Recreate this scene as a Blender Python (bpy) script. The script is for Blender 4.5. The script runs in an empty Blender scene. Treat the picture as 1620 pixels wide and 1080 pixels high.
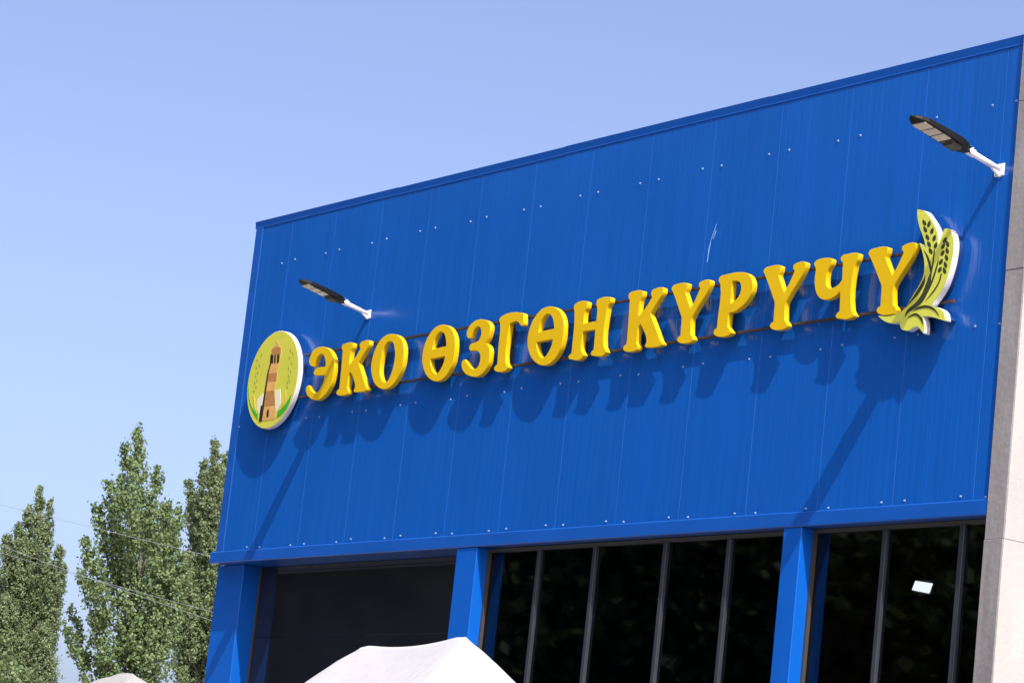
import bpy, bmesh, math, random
import numpy as np
from mathutils import Vector, Matrix

# ------------------------------------------------------------------ camera, sky, sun, exposure
scene = bpy.context.scene
COL = scene.collection
cam_data = bpy.data.cameras.new('camera')
cam = bpy.data.objects.new('camera', cam_data)
COL.objects.link(cam)
scene.camera = cam
cam_data.sensor_width = 36.0
cam_data.lens = 106.135
cam_data.clip_start = 0.1
cam_data.clip_end = 3000
_r = Vector((0.57009537, 0.81462175, 0.10668966))
_u = Vector((0.09040843, -0.19127413, 0.97736407))
_f = Vector((-0.816589, 0.54754508, 0.18269317))
_m = Matrix((_r, _u, -_f)).transposed().to_4x4()
_m.translation = Vector((31.4665, -17.1531, 1.6))
cam.matrix_world = _m

TO_SUN = Vector((2.8, -1.0, 4.0)).normalized()
SUN_EL = math.asin(TO_SUN.z)
SUN_AZ = math.atan2(TO_SUN.x, TO_SUN.y)
world = bpy.data.worlds.new('World')
scene.world = world
world.use_nodes = True
wn = world.node_tree.nodes
wl = world.node_tree.links
sky_node = wn.new('ShaderNodeTexSky')
sky_node.sky_type = 'NISHITA'
sky_node.sun_disc = False
sky_node.sun_elevation = SUN_EL
sky_node.sun_rotation = SUN_AZ
sky_node.altitude = 230
sky_node.air_density = 0.6
sky_node.dust_density = 4.2
sky_node.ozone_density = 2.0
wn['Background'].inputs[1].default_value = 0.15
white_balance = wn.new('ShaderNodeMix')
white_balance.data_type = 'RGBA'
white_balance.blend_type = 'MULTIPLY'
white_balance.inputs[0].default_value = 1.0
white_balance.inputs[7].default_value = (1.04, 0.955, 0.985, 1)
wl.new(sky_node.outputs[0], white_balance.inputs[6])
wl.new(white_balance.outputs[2], wn['Background'].inputs[0])

sun_data = bpy.data.lights.new('sun', 'SUN')
sun_data.energy = 3.4
sun_data.angle = math.radians(0.5)
sun_data.color = (1.0, 0.955, 0.88)
sun = bpy.data.objects.new('sun', sun_data)
COL.objects.link(sun)
sun.rotation_euler = TO_SUN.to_track_quat('Z', 'Y').to_euler()
sun.location = (40, -15, 60)

scene.view_settings.view_transform = 'Standard'
scene.view_settings.look = 'None'
scene.view_settings.gamma = 1.0
scene.view_settings.use_curve_mapping = False
scene.view_settings.exposure = 1.0

random.seed(11)
RNG = np.random.default_rng(11)

# ------------------------------------------------------------------ traced outlines, metres on the facade (x right, z up)
GLYPHS = {
    'e_reversed': [[(0.267,0.618),(0.402,0.579),(0.493,0.515),(0.553,0.436),(0.574,0.360),(0.573,0.286),(0.565,0.228),(0.550,0.170),(0.498,0.093),(0.414,0.033),(0.309,0.000),(0.224,0.004),(0.117,0.037),(0.035,0.088),(0.001,0.139),(0.007,0.175),(0.051,0.188),(0.108,0.138),(0.174,0.097),(0.240,0.087),(0.292,0.105),(0.345,0.153),(0.381,0.228),(0.389,0.279),(0.258,0.287),(0.164,0.297),(0.135,0.319),(0.138,0.349),(0.175,0.372),(0.378,0.377),(0.375,0.422),(0.339,0.484),(0.304,0.519),(0.246,0.536),(0.197,0.521),(0.157,0.482),(0.126,0.432),(0.112,0.400),(0.051,0.416),(0.013,0.446),(0.000,0.484),(0.017,0.535),(0.062,0.588),(0.147,0.617)]],
    'ka': [[(0.002,0.572),(0.013,0.593),(0.043,0.601),(0.222,0.594),(0.231,0.586),(0.230,0.548),(0.213,0.515),(0.202,0.494),(0.204,0.346),(0.306,0.419),(0.391,0.512),(0.371,0.540),(0.367,0.563),(0.388,0.586),(0.417,0.592),(0.543,0.594),(0.559,0.584),(0.563,0.539),(0.385,0.354),(0.444,0.273),(0.537,0.144),(0.592,0.067),(0.633,0.034),(0.629,0.019),(0.559,0.009),(0.371,0.015),(0.352,0.037),(0.375,0.069),(0.361,0.115),(0.313,0.187),(0.246,0.262),(0.214,0.235),(0.213,0.129),(0.214,0.076),(0.248,0.039),(0.242,0.009),(0.203,0.000),(0.022,0.016),(0.000,0.039),(0.014,0.068),(0.049,0.078),(0.050,0.144),(0.033,0.473),(0.030,0.519),(0.009,0.544)]],
    'u_straight': [[(0.000,0.562),(0.007,0.580),(0.028,0.595),(0.063,0.601),(0.217,0.599),(0.248,0.586),(0.243,0.544),(0.224,0.505),(0.328,0.338),(0.382,0.403),(0.451,0.521),(0.424,0.547),(0.426,0.576),(0.464,0.589),(0.580,0.589),(0.600,0.575),(0.594,0.534),(0.377,0.263),(0.361,0.235),(0.372,0.082),(0.410,0.049),(0.420,0.030),(0.404,0.009),(0.345,0.000),(0.189,0.024),(0.167,0.050),(0.179,0.073),(0.215,0.086),(0.210,0.161),(0.205,0.258),(0.182,0.297),(0.030,0.526)]],
    'o': [[(0.367,0.612),(0.478,0.586),(0.566,0.534),(0.630,0.450),(0.652,0.355),(0.645,0.234),(0.598,0.138),(0.524,0.058),(0.430,0.009),(0.314,0.000),(0.202,0.030),(0.094,0.100),(0.026,0.200),(0.000,0.289),(0.012,0.390),(0.052,0.481),(0.116,0.555),(0.199,0.598),(0.275,0.614)],
        [(0.345,0.533),(0.293,0.531),(0.240,0.500),(0.211,0.452),(0.197,0.374),(0.186,0.288),(0.193,0.215),(0.225,0.140),(0.275,0.089),(0.338,0.073),(0.386,0.091),(0.427,0.145),(0.462,0.228),(0.475,0.320),(0.466,0.393),(0.439,0.460),(0.402,0.510)]],
    'o_barred': [[(0.350,0.611),(0.453,0.583),(0.535,0.531),(0.598,0.452),(0.626,0.362),(0.627,0.254),(0.602,0.155),(0.533,0.067),(0.445,0.014),(0.350,0.000),(0.235,0.024),(0.125,0.085),(0.047,0.169),(0.005,0.260),(0.000,0.356),(0.032,0.456),(0.093,0.531),(0.170,0.586),(0.252,0.610)],
        [(0.326,0.537),(0.272,0.532),(0.223,0.496),(0.195,0.448),(0.182,0.360),(0.452,0.370),(0.439,0.424),(0.411,0.478),(0.373,0.518)],
        [(0.161,0.257),(0.449,0.263),(0.441,0.206),(0.398,0.137),(0.346,0.091),(0.298,0.084),(0.243,0.115),(0.194,0.177)]],
    'ze': [[(0.049,0.453),(0.037,0.499),(0.063,0.552),(0.128,0.595),(0.209,0.615),(0.305,0.612),(0.394,0.589),(0.455,0.549),(0.477,0.499),(0.469,0.444),(0.445,0.385),(0.410,0.350),(0.469,0.321),(0.507,0.276),(0.521,0.207),(0.512,0.125),(0.461,0.054),(0.374,0.007),(0.292,0.000),(0.193,0.015),(0.088,0.055),(0.022,0.112),(0.000,0.163),(0.012,0.196),(0.056,0.206),(0.131,0.144),(0.187,0.105),(0.245,0.086),(0.298,0.092),(0.338,0.133),(0.350,0.194),(0.329,0.244),(0.281,0.275),(0.200,0.289),(0.145,0.291),(0.115,0.319),(0.121,0.353),(0.160,0.366),(0.231,0.374),(0.288,0.393),(0.314,0.445),(0.303,0.502),(0.266,0.536),(0.211,0.539),(0.168,0.515),(0.140,0.469),(0.118,0.428),(0.077,0.434)]],
    'ge': [[(0.004,0.552),(0.005,0.573),(0.031,0.594),(0.406,0.597),(0.441,0.583),(0.463,0.466),(0.445,0.455),(0.416,0.460),(0.377,0.491),(0.333,0.515),(0.205,0.505),(0.193,0.377),(0.201,0.106),(0.233,0.066),(0.267,0.038),(0.239,0.014),(0.188,0.000),(0.024,0.021),(0.000,0.046),(0.021,0.072),(0.056,0.089),(0.042,0.243),(0.026,0.520)]],
    'en': [[(0.006,0.548),(0.010,0.576),(0.036,0.594),(0.221,0.594),(0.237,0.581),(0.232,0.528),(0.206,0.495),(0.203,0.370),(0.418,0.374),(0.410,0.503),(0.382,0.552),(0.393,0.589),(0.426,0.601),(0.589,0.602),(0.627,0.587),(0.621,0.542),(0.588,0.510),(0.581,0.478),(0.586,0.109),(0.615,0.071),(0.640,0.044),(0.609,0.019),(0.557,0.006),(0.395,0.027),(0.379,0.053),(0.397,0.073),(0.421,0.083),(0.420,0.138),(0.415,0.288),(0.208,0.289),(0.207,0.108),(0.237,0.070),(0.262,0.046),(0.234,0.016),(0.176,0.000),(0.016,0.025),(0.000,0.048),(0.018,0.068),(0.048,0.081),(0.048,0.158),(0.025,0.506)]],
    'er': [[(0.003,0.551),(0.007,0.575),(0.027,0.593),(0.066,0.599),(0.326,0.600),(0.419,0.578),(0.483,0.537),(0.522,0.469),(0.520,0.404),(0.500,0.363),(0.448,0.303),(0.366,0.254),(0.280,0.226),(0.207,0.223),(0.204,0.096),(0.243,0.059),(0.273,0.029),(0.247,0.012),(0.178,0.000),(0.027,0.025),(0.000,0.053),(0.013,0.081),(0.045,0.094),(0.046,0.169),(0.036,0.511)],
        [(0.211,0.525),(0.282,0.521),(0.323,0.505),(0.351,0.466),(0.353,0.415),(0.327,0.367),(0.276,0.332),(0.219,0.309)]],
    'che': [[(0.000,0.558),(0.006,0.578),(0.032,0.591),(0.073,0.599),(0.219,0.590),(0.248,0.574),(0.239,0.531),(0.208,0.494),(0.194,0.467),(0.190,0.379),(0.205,0.337),(0.245,0.308),(0.304,0.310),(0.373,0.335),(0.409,0.371),(0.399,0.529),(0.368,0.552),(0.364,0.581),(0.395,0.598),(0.445,0.600),(0.575,0.597),(0.607,0.581),(0.601,0.534),(0.573,0.493),(0.562,0.466),(0.570,0.090),(0.596,0.051),(0.626,0.020),(0.592,0.009),(0.511,0.000),(0.378,0.021),(0.363,0.047),(0.382,0.069),(0.412,0.082),(0.408,0.146),(0.396,0.264),(0.327,0.227),(0.246,0.207),(0.148,0.221),(0.082,0.269),(0.041,0.346),(0.027,0.445),(0.031,0.510)]],
}
LETTERS = [  # glyph, x, z, scale x, scale z
    ('e_reversed', 1.997, 6.954, 1.000, 1.000),
    ('ka', 2.683, 6.967, 1.044, 0.990),
    ('o', 3.364, 6.969, 1.000, 1.000),
    ('o_barred', 4.396, 6.969, 0.998, 1.010),
    ('ze', 5.179, 6.959, 1.000, 1.000),
    ('ge', 5.803, 6.972, 1.000, 1.000),
    ('o_barred', 6.366, 6.973, 1.000, 1.000),
    ('en', 7.119, 6.977, 1.000, 1.000),
    ('ka', 8.030, 6.988, 1.000, 1.000),
    ('u_straight', 8.719, 6.988, 1.000, 1.000),
    ('er', 9.438, 6.999, 1.000, 1.000),
    ('u_straight', 10.099, 6.986, 1.006, 1.030),
    ('che', 10.818, 6.995, 1.000, 1.000),
    ('u_straight', 11.552, 6.982, 1.039, 1.036),
]
WHEAT_OUTLINE = [(12.161,7.889),(12.259,7.858),(12.336,7.788),(12.405,7.708),(12.452,7.625),(12.467,7.533),(12.498,7.607),(12.527,7.669),(12.587,7.660),(12.636,7.602),(12.662,7.516),(12.658,7.410),(12.631,7.283),(12.572,7.148),(12.498,7.062),(12.438,7.003),(12.542,6.969),(12.606,6.927),(12.637,6.848),(12.519,6.885),(12.414,6.914),(12.338,6.919),(12.368,6.874),(12.380,6.808),(12.377,6.761),(12.341,6.794),(12.297,6.834),(12.238,6.832),(12.172,6.810),(12.087,6.828),(12.058,6.869),(12.067,6.898),(11.954,6.896),(11.864,6.921),(11.798,6.957),(11.765,6.982),(11.858,6.966),(11.980,6.966),(12.064,6.991),(12.104,7.013),(12.187,7.106),(12.262,7.194),(12.311,7.284),(12.310,7.391),(12.279,7.478),(12.236,7.555),(12.219,7.581),(12.279,7.547),(12.315,7.519),(12.270,7.623),(12.206,7.727),(12.168,7.828)]
WHEAT_GRAINS = [[(12.241,7.789),(12.270,7.772),(12.289,7.752),(12.293,7.733),(12.286,7.725),(12.272,7.729),(12.251,7.744),(12.240,7.766)],
    [(12.338,7.766),(12.349,7.742),(12.346,7.721),(12.331,7.709),(12.317,7.708),(12.307,7.717),(12.304,7.736),(12.315,7.754)],
    [(12.261,7.726),(12.289,7.710),(12.309,7.689),(12.312,7.671),(12.306,7.663),(12.291,7.666),(12.271,7.681),(12.259,7.704)],
    [(12.384,7.698),(12.394,7.674),(12.391,7.653),(12.376,7.641),(12.363,7.640),(12.353,7.650),(12.349,7.668),(12.361,7.686)],
    [(12.297,7.652),(12.326,7.636),(12.345,7.615),(12.348,7.597),(12.342,7.589),(12.327,7.593),(12.307,7.608),(12.295,7.630)],
    [(12.421,7.630),(12.431,7.607),(12.428,7.586),(12.413,7.574),(12.400,7.572),(12.390,7.582),(12.386,7.600),(12.397,7.618)],
    [(12.325,7.586),(12.354,7.570),(12.373,7.550),(12.376,7.532),(12.370,7.523),(12.355,7.527),(12.335,7.542),(12.324,7.564)],
    [(12.446,7.561),(12.456,7.538),(12.453,7.517),(12.438,7.505),(12.425,7.504),(12.415,7.513),(12.411,7.531),(12.422,7.550)],
    [(12.353,7.523),(12.382,7.507),(12.401,7.487),(12.404,7.469),(12.398,7.460),(12.383,7.464),(12.363,7.479),(12.351,7.501)],
    [(12.566,7.592),(12.570,7.569),(12.562,7.550),(12.544,7.540),(12.530,7.541),(12.522,7.551),(12.523,7.568),(12.539,7.584)],
    [(12.568,7.561),(12.593,7.543),(12.608,7.521),(12.607,7.504),(12.599,7.497),(12.585,7.502),(12.568,7.518),(12.561,7.540)],
    [(12.550,7.540),(12.555,7.518),(12.546,7.498),(12.528,7.489),(12.514,7.489),(12.506,7.499),(12.507,7.517),(12.523,7.532)],
    [(12.570,7.502),(12.595,7.483),(12.610,7.462),(12.609,7.444),(12.601,7.437),(12.587,7.443),(12.570,7.459),(12.563,7.481)],
    [(12.550,7.481),(12.555,7.458),(12.547,7.439),(12.529,7.430),(12.514,7.430),(12.507,7.440),(12.507,7.458),(12.524,7.473)],
    [(12.569,7.440),(12.594,7.422),(12.609,7.401),(12.608,7.383),(12.600,7.376),(12.586,7.381),(12.569,7.397),(12.562,7.419)],
    [(12.539,7.405),(12.544,7.383),(12.535,7.363),(12.517,7.354),(12.503,7.354),(12.495,7.364),(12.496,7.382),(12.512,7.397)],
    [(12.562,7.379),(12.588,7.361),(12.602,7.340),(12.602,7.322),(12.594,7.315),(12.580,7.320),(12.563,7.337),(12.556,7.359)],
    [(12.533,7.337),(12.538,7.314),(12.530,7.295),(12.512,7.286),(12.497,7.286),(12.490,7.296),(12.491,7.314),(12.507,7.329)],
    [(12.557,7.328),(12.582,7.310),(12.597,7.289),(12.596,7.271),(12.588,7.264),(12.574,7.269),(12.557,7.285),(12.550,7.307)]]
WHEAT_STROKES = [[(12.284,7.515),(12.343,7.458),(12.396,7.369),(12.418,7.289),(12.400,7.291),(12.372,7.360),(12.327,7.448)],
    [(12.431,7.501),(12.430,7.401),(12.417,7.295),(12.405,7.296),(12.412,7.403),(12.418,7.497)],
    [(12.490,7.429),(12.483,7.347),(12.459,7.267),(12.419,7.176),(12.369,7.099),(12.325,7.044),(12.253,7.004),(12.163,6.971),(12.113,6.932),(12.138,6.992),(12.231,7.042),(12.308,7.117),(12.349,7.196),(12.389,7.286),(12.413,7.295),(12.415,7.212),(12.453,7.315),(12.476,7.383)],
    [(12.336,7.280),(12.334,7.209),(12.287,7.143),(12.210,7.080),(12.106,7.012),(12.191,7.093),(12.259,7.170),(12.310,7.236)],
    [(12.545,7.275),(12.526,7.200),(12.467,7.124),(12.358,7.046),(12.450,7.131),(12.509,7.202),(12.529,7.271)],
    [(12.205,6.975),(12.286,7.010),(12.371,7.013),(12.458,6.989),(12.523,6.941),(12.556,6.899),(12.479,6.957),(12.391,6.987),(12.306,6.989)],
    [(12.147,6.917),(12.192,6.945),(12.250,6.956),(12.304,6.933),(12.348,6.893),(12.361,6.841),(12.321,6.890),(12.271,6.928),(12.210,6.933)]]
DISC_CENTRE = (1.208,7.277)
DISC_PRINT = [
    ('white_patch', [(-0.287,-0.302),(-0.297,-0.213),(-0.190,-0.149),(-0.144,-0.187),(-0.173,-0.298),(-0.216,-0.395)]),
    ('white_patch', [(0.098,-0.134),(0.209,-0.128),(0.263,-0.293),(0.190,-0.399),(0.150,-0.334)]),
    ('tower_body', [(-0.140,-0.485),(0.173,-0.478),(0.147,-0.322),(0.081,-0.142),(0.102,-0.032),(0.100,0.080),(0.111,0.185),(0.122,0.291),(0.116,0.366),(-0.001,0.399),(-0.091,0.372),(-0.088,0.309),(-0.085,0.196),(-0.112,0.085),(-0.124,-0.089),(-0.148,-0.300)]),
    ('tower_dome', [(-0.104,0.376),(-0.038,0.403),(-0.035,0.443),(-0.006,0.471),(0.042,0.435),(0.064,0.402),(0.120,0.368),(0.004,0.381)]),
    ('tower_band', [(-0.111,0.080),(0.097,0.073),(0.100,-0.023),(-0.117,-0.014)]),
    ('tower_band', [(-0.129,-0.129),(0.081,-0.133),(0.138,-0.312),(-0.130,-0.307)]),
    ('tower_band', [(-0.096,0.370),(0.001,0.394),(0.116,0.366),(0.119,0.293),(-0.087,0.304)]),
    ('tower_shade', [(-0.194,-0.484),(-0.121,-0.484),(-0.116,-0.302),(-0.111,-0.102),(-0.102,0.085),(-0.075,0.195),(-0.081,0.309),(-0.108,0.308),(-0.100,0.197),(-0.132,0.087),(-0.147,-0.112),(-0.155,-0.293),(-0.191,-0.296)]),
    ('tower_shade', [(-0.092,0.294),(-0.041,0.294),(-0.028,0.199),(-0.086,0.199)]),
    ('tower_shade', [(-0.019,0.293),(0.016,0.291),(0.031,0.195),(-0.003,0.196)]),
    ('tower_shade', [(0.047,0.290),(0.101,0.286),(0.105,0.190),(0.061,0.192)]),
    ('tower_shade', [(-0.026,-0.436),(-0.032,-0.368),(-0.014,-0.344),(0.015,-0.371),(0.020,-0.444)]),
    ('green_leaf', [(-0.550,-0.017),(-0.516,-0.133),(-0.403,-0.293),(-0.297,-0.364),(-0.246,-0.392),(-0.229,-0.462),(-0.286,-0.427),(-0.403,-0.331),(-0.492,-0.211),(-0.538,-0.107)]),
    ('green_leaf', [(0.207,-0.468),(0.219,-0.389),(0.300,-0.360),(0.413,-0.282),(0.489,-0.202),(0.462,-0.308),(0.391,-0.389),(0.296,-0.444)]),
    ('gold_leaf', [(-0.409,-0.167),(-0.361,-0.284),(-0.290,-0.352),(-0.334,-0.273),(-0.381,-0.169)]),
    ('gold_leaf', [(0.275,-0.343),(0.315,-0.272),(0.339,-0.150),(0.373,-0.252),(0.327,-0.323)]),
    ('green_grain', [(-0.332,0.355),(-0.311,0.333),(-0.318,0.308),(-0.340,0.328)]),
    ('green_grain', [(-0.424,0.300),(-0.404,0.278),(-0.410,0.253),(-0.432,0.273)]),
    ('green_grain', [(-0.358,0.231),(-0.338,0.209),(-0.344,0.184),(-0.366,0.204)]),
    ('green_grain', [(-0.417,0.211),(-0.395,0.181),(-0.403,0.164),(-0.427,0.191)]),
    ('green_grain', [(-0.371,0.144),(-0.351,0.122),(-0.357,0.097),(-0.379,0.117)]),
    ('green_grain', [(-0.407,0.106),(-0.385,0.077),(-0.393,0.060),(-0.417,0.087)]),
    ('green_grain', [(-0.363,0.048),(-0.343,0.027),(-0.349,0.002),(-0.371,0.021)]),
    ('green_grain', [(-0.412,0.027),(-0.390,-0.002),(-0.398,-0.019),(-0.422,0.008)]),
    ('green_grain', [(-0.369,-0.027),(-0.349,-0.048),(-0.355,-0.073),(-0.377,-0.054)]),
    ('green_grain', [(-0.403,-0.068),(-0.381,-0.097),(-0.390,-0.114),(-0.414,-0.087)]),
    ('green_grain', [(0.337,0.342),(0.358,0.313),(0.350,0.296),(0.327,0.323)]),
    ('green_grain', [(0.398,0.308),(0.417,0.287),(0.411,0.262),(0.390,0.282)]),
    ('green_grain', [(0.333,0.258),(0.354,0.229),(0.346,0.212),(0.323,0.239)]),
    ('green_grain', [(0.402,0.187),(0.421,0.166),(0.415,0.142),(0.394,0.161)]),
    ('green_grain', [(0.346,0.133),(0.367,0.104),(0.359,0.087),(0.336,0.114)]),
    ('green_grain', [(0.397,0.089),(0.416,0.067),(0.410,0.043),(0.389,0.062)]),
    ('green_grain', [(0.370,0.041),(0.391,0.012),(0.383,-0.004),(0.360,0.022)]),
    ('green_grain', [(0.397,-0.014),(0.417,-0.035),(0.410,-0.060),(0.389,-0.041)]),
    ('green_grain', [(0.353,-0.029),(0.374,-0.058),(0.366,-0.075),(0.343,-0.048)]),
    ('green_grain', [(0.367,-0.086),(0.386,-0.107),(0.380,-0.131),(0.359,-0.112)]),
]
TREE_CENTRE = dict(loc=(-20.06,9.47), lat=(0.4590,0.8884), plumes=[(-0.41,9.99,-0.06,7.61,0.267), (-0.58,9.24,-0.17,7.35,0.194), (0.08,9.13,0.16,7.39,0.219), (-0.80,8.65,-0.21,6.74,0.267), (-0.60,8.77,-0.20,7.10,0.219), (-0.99,8.23,-0.35,6.36,0.243), (-1.09,7.46,-0.42,5.99,0.243), (-1.14,6.99,-0.45,5.74,0.194), (0.32,8.39,0.31,6.44,0.243), (-0.06,8.34,0.23,5.94,0.389), (0.50,7.56,0.49,5.49,0.291), (-0.29,7.34,0.10,5.20,0.413), (-1.21,6.26,-0.72,5.11,0.146), (-1.28,5.91,-0.69,4.87,0.146), (-0.73,6.07,-0.21,4.87,0.267), (0.43,6.45,0.52,4.77,0.413), (-0.05,5.91,0.26,4.50,0.486), (-0.52,5.37,-0.01,4.23,0.364), (0.38,8.49,0.47,6.82,0.170), (0.58,8.39,0.59,6.59,0.194), (0.78,7.47,0.68,5.63,0.267)])
TREE_RIGHT = dict(loc=(-35.23,19.29), lat=(0.4795,0.8775), plumes=[(-0.28,12.15,-0.06,9.37,0.271), (-0.53,11.60,-0.22,9.19,0.239), (-0.85,11.14,-0.44,9.65,0.239), (-0.00,12.02,0.16,9.08,0.286), (0.31,11.35,0.37,8.62,0.318), (-0.50,10.12,-0.12,7.45,0.350), (-0.07,10.01,0.17,6.85,0.414), (-0.62,9.30,-0.17,6.65,0.382), (-0.12,8.09,0.21,5.75,0.573), (0.29,8.61,0.47,5.93,0.477), (-0.66,8.02,-0.15,5.86,0.414), (0.59,9.45,0.55,6.58,0.477)])
TREE_LEFT = dict(loc=(-48.08,20.47), lat=(0.4275,0.9040), plumes=[(-0.08,11.98,0.18,9.63,0.221), (0.26,11.71,0.39,9.66,0.166), (-0.33,11.36,0.00,9.06,0.276), (-0.52,10.80,-0.12,8.50,0.295), (-0.83,10.39,-0.34,8.10,0.332), (0.71,10.29,0.59,8.22,0.258), (0.91,9.87,0.78,7.87,0.203), (0.04,9.98,0.37,6.91,0.626), (0.76,9.06,0.68,6.59,0.332), (-0.59,8.62,-0.11,6.13,0.553), (-1.21,9.83,-0.41,6.64,0.442), (-0.39,9.56,0.01,6.87,0.553), (0.45,9.67,0.55,7.12,0.442), (0.60,7.85,0.65,5.49,0.553), (-0.02,7.78,0.41,5.29,0.737)])
TREE_BUSH = dict(loc=(-11.07,2.83), lat=(0.4252,0.9051), plumes=[(-0.07,4.49,0.06,3.83,0.216), (0.21,4.40,0.20,3.75,0.138), (-0.27,4.39,-0.06,3.71,0.197), (0.07,4.31,0.13,3.54,0.295)])


# ------------------------------------------------------------------ materials
def mat(name, base, rough=0.5, metal=0.0, noise=None, bump=None, spec=0.5, coat=0.0, emit=None):
    """Principled material; noise=(scale xyz, low, high) varies the base colour, bump=(scale xyz, strength)."""
    m = bpy.data.materials.new(name)
    m.use_nodes = True
    nt = m.node_tree
    b = nt.nodes['Principled BSDF']
    b.inputs['Base Color'].default_value = (*base, 1)
    b.inputs['Roughness'].default_value = rough
    b.inputs['Metallic'].default_value = metal
    b.inputs['Specular IOR Level'].default_value = spec
    b.inputs['Coat Weight'].default_value = coat
    b.inputs['Coat Roughness'].default_value = 0.12
    def tex(scale, detail=5):
        tc = nt.nodes.new('ShaderNodeTexCoord')
        mp = nt.nodes.new('ShaderNodeMapping')
        mp.inputs['Scale'].default_value = scale
        nz = nt.nodes.new('ShaderNodeTexNoise')
        nz.inputs['Scale'].default_value = 1.0
        nz.inputs['Detail'].default_value = detail
        nt.links.new(tc.outputs['Object'], mp.inputs[0])
        nt.links.new(mp.outputs[0], nz.inputs[0])
        return nz
    if noise:
        layers = noise if isinstance(noise, list) else [noise]
        prev = None
        for scale, lo, hi in layers:
            nz = tex(scale)
            mr = nt.nodes.new('ShaderNodeMapRange')
            mr.inputs['From Min'].default_value = 0.3
            mr.inputs['From Max'].default_value = 0.7
            mr.inputs['To Min'].default_value = lo
            mr.inputs['To Max'].default_value = hi
            nt.links.new(nz.outputs[0], mr.inputs[0])
            if prev is None:
                prev = mr.outputs[0]
            else:
                mu = nt.nodes.new('ShaderNodeMath')
                mu.operation = 'MULTIPLY'
                nt.links.new(prev, mu.inputs[0])
                nt.links.new(mr.outputs[0], mu.inputs[1])
                prev = mu.outputs[0]
        vm = nt.nodes.new('ShaderNodeVectorMath')
        vm.operation = 'SCALE'
        vm.inputs[0].default_value = base
        nt.links.new(prev, vm.inputs['Scale'])
        nt.links.new(vm.outputs[0], b.inputs['Base Color'])
    if bump:
        nz = tex(bump[0])
        bp = nt.nodes.new('ShaderNodeBump')
        bp.inputs['Strength'].default_value = bump[1]
        bp.inputs['Distance'].default_value = bump[2] if len(bump) > 2 else 0.01
        nt.links.new(nz.outputs[0], bp.inputs['Height'])
        nt.links.new(bp.outputs[0], b.inputs['Normal'])
    if emit:
        b.inputs['Emission Color'].default_value = (*emit[0], 1)
        b.inputs['Emission Strength'].default_value = emit[1]
    return m

def glass_mat(name, tint):
    m = bpy.data.materials.new(name)
    m.use_nodes = True
    nt = m.node_tree
    nt.nodes.clear()
    out = nt.nodes.new('ShaderNodeOutputMaterial')
    mix = nt.nodes.new('ShaderNodeMixShader')
    tr = nt.nodes.new('ShaderNodeBsdfTransparent')
    tr.inputs[0].default_value = (*tint, 1)
    gl = nt.nodes.new('ShaderNodeBsdfGlossy')
    gl.inputs['Color'].default_value = (0.9, 0.95, 1, 1)
    gl.inputs['Roughness'].default_value = 0.02
    lw = nt.nodes.new('ShaderNodeLayerWeight')
    lw.inputs[0].default_value = 0.5
    pw = nt.nodes.new('ShaderNodeMath')
    pw.operation = 'POWER'
    pw.inputs[1].default_value = 5.0
    fr = nt.nodes.new('ShaderNodeMath')
    fr.operation = 'MULTIPLY_ADD'
    fr.inputs[1].default_value = 0.95
    fr.inputs[2].default_value = 0.045
    nt.links.new(lw.outputs['Facing'], pw.inputs[0])
    nt.links.new(pw.outputs[0], fr.inputs[0])
    tc = nt.nodes.new('ShaderNodeTexCoord')
    nz = nt.nodes.new('ShaderNodeTexNoise')
    nz.inputs['Scale'].default_value = 1.3
    bp = nt.nodes.new('ShaderNodeBump')
    bp.inputs['Strength'].default_value = 0.012
    bp.inputs['Distance'].default_value = 0.03
    nt.links.new(tc.outputs['Object'], nz.inputs[0])
    nt.links.new(nz.outputs[0], bp.inputs['Height'])
    nt.links.new(bp.outputs[0], gl.inputs['Normal'])
    nt.links.new(fr.outputs[0], mix.inputs[0])
    nt.links.new(tr.outputs[0], mix.inputs[1])
    nt.links.new(gl.outputs[0], mix.inputs[2])
    nt.links.new(mix.outputs[0], out.inputs[0])
    return m

def leaf_mat(name, col_a, col_b):
    m = bpy.data.materials.new(name)
    m.use_nodes = True
    nt = m.node_tree
    nt.nodes.clear()
    out = nt.nodes.new('ShaderNodeOutputMaterial')
    geo = nt.nodes.new('ShaderNodeNewGeometry')
    ramp = nt.nodes.new('ShaderNodeMix')
    ramp.data_type = 'RGBA'
    ramp.inputs[6].default_value = (*col_a, 1)
    ramp.inputs[7].default_value = (*col_b, 1)
    nt.links.new(geo.outputs['Random Per Island'], ramp.inputs[0])
    pb = nt.nodes.new('ShaderNodeBsdfPrincipled')
    pb.inputs['Roughness'].default_value = 0.6
    nt.links.new(ramp.outputs[2], pb.inputs['Base Color'])
    tl = nt.nodes.new('ShaderNodeBsdfTranslucent')
    hs = nt.nodes.new('ShaderNodeHueSaturation')
    hs.inputs['Value'].default_value = 1.25
    hs.inputs['Hue'].default_value = 0.485
    nt.links.new(ramp.outputs[2], hs.inputs['Color'])
    nt.links.new(hs.outputs[0], tl.inputs[0])
    mix = nt.nodes.new('ShaderNodeMixShader')
    mix.inputs[0].default_value = 0.42
    nt.links.new(pb.outputs[0], mix.inputs[1])
    nt.links.new(tl.outputs[0], mix.inputs[2])
    nt.links.new(mix.outputs[0], out.inputs[0])
    return m

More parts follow.
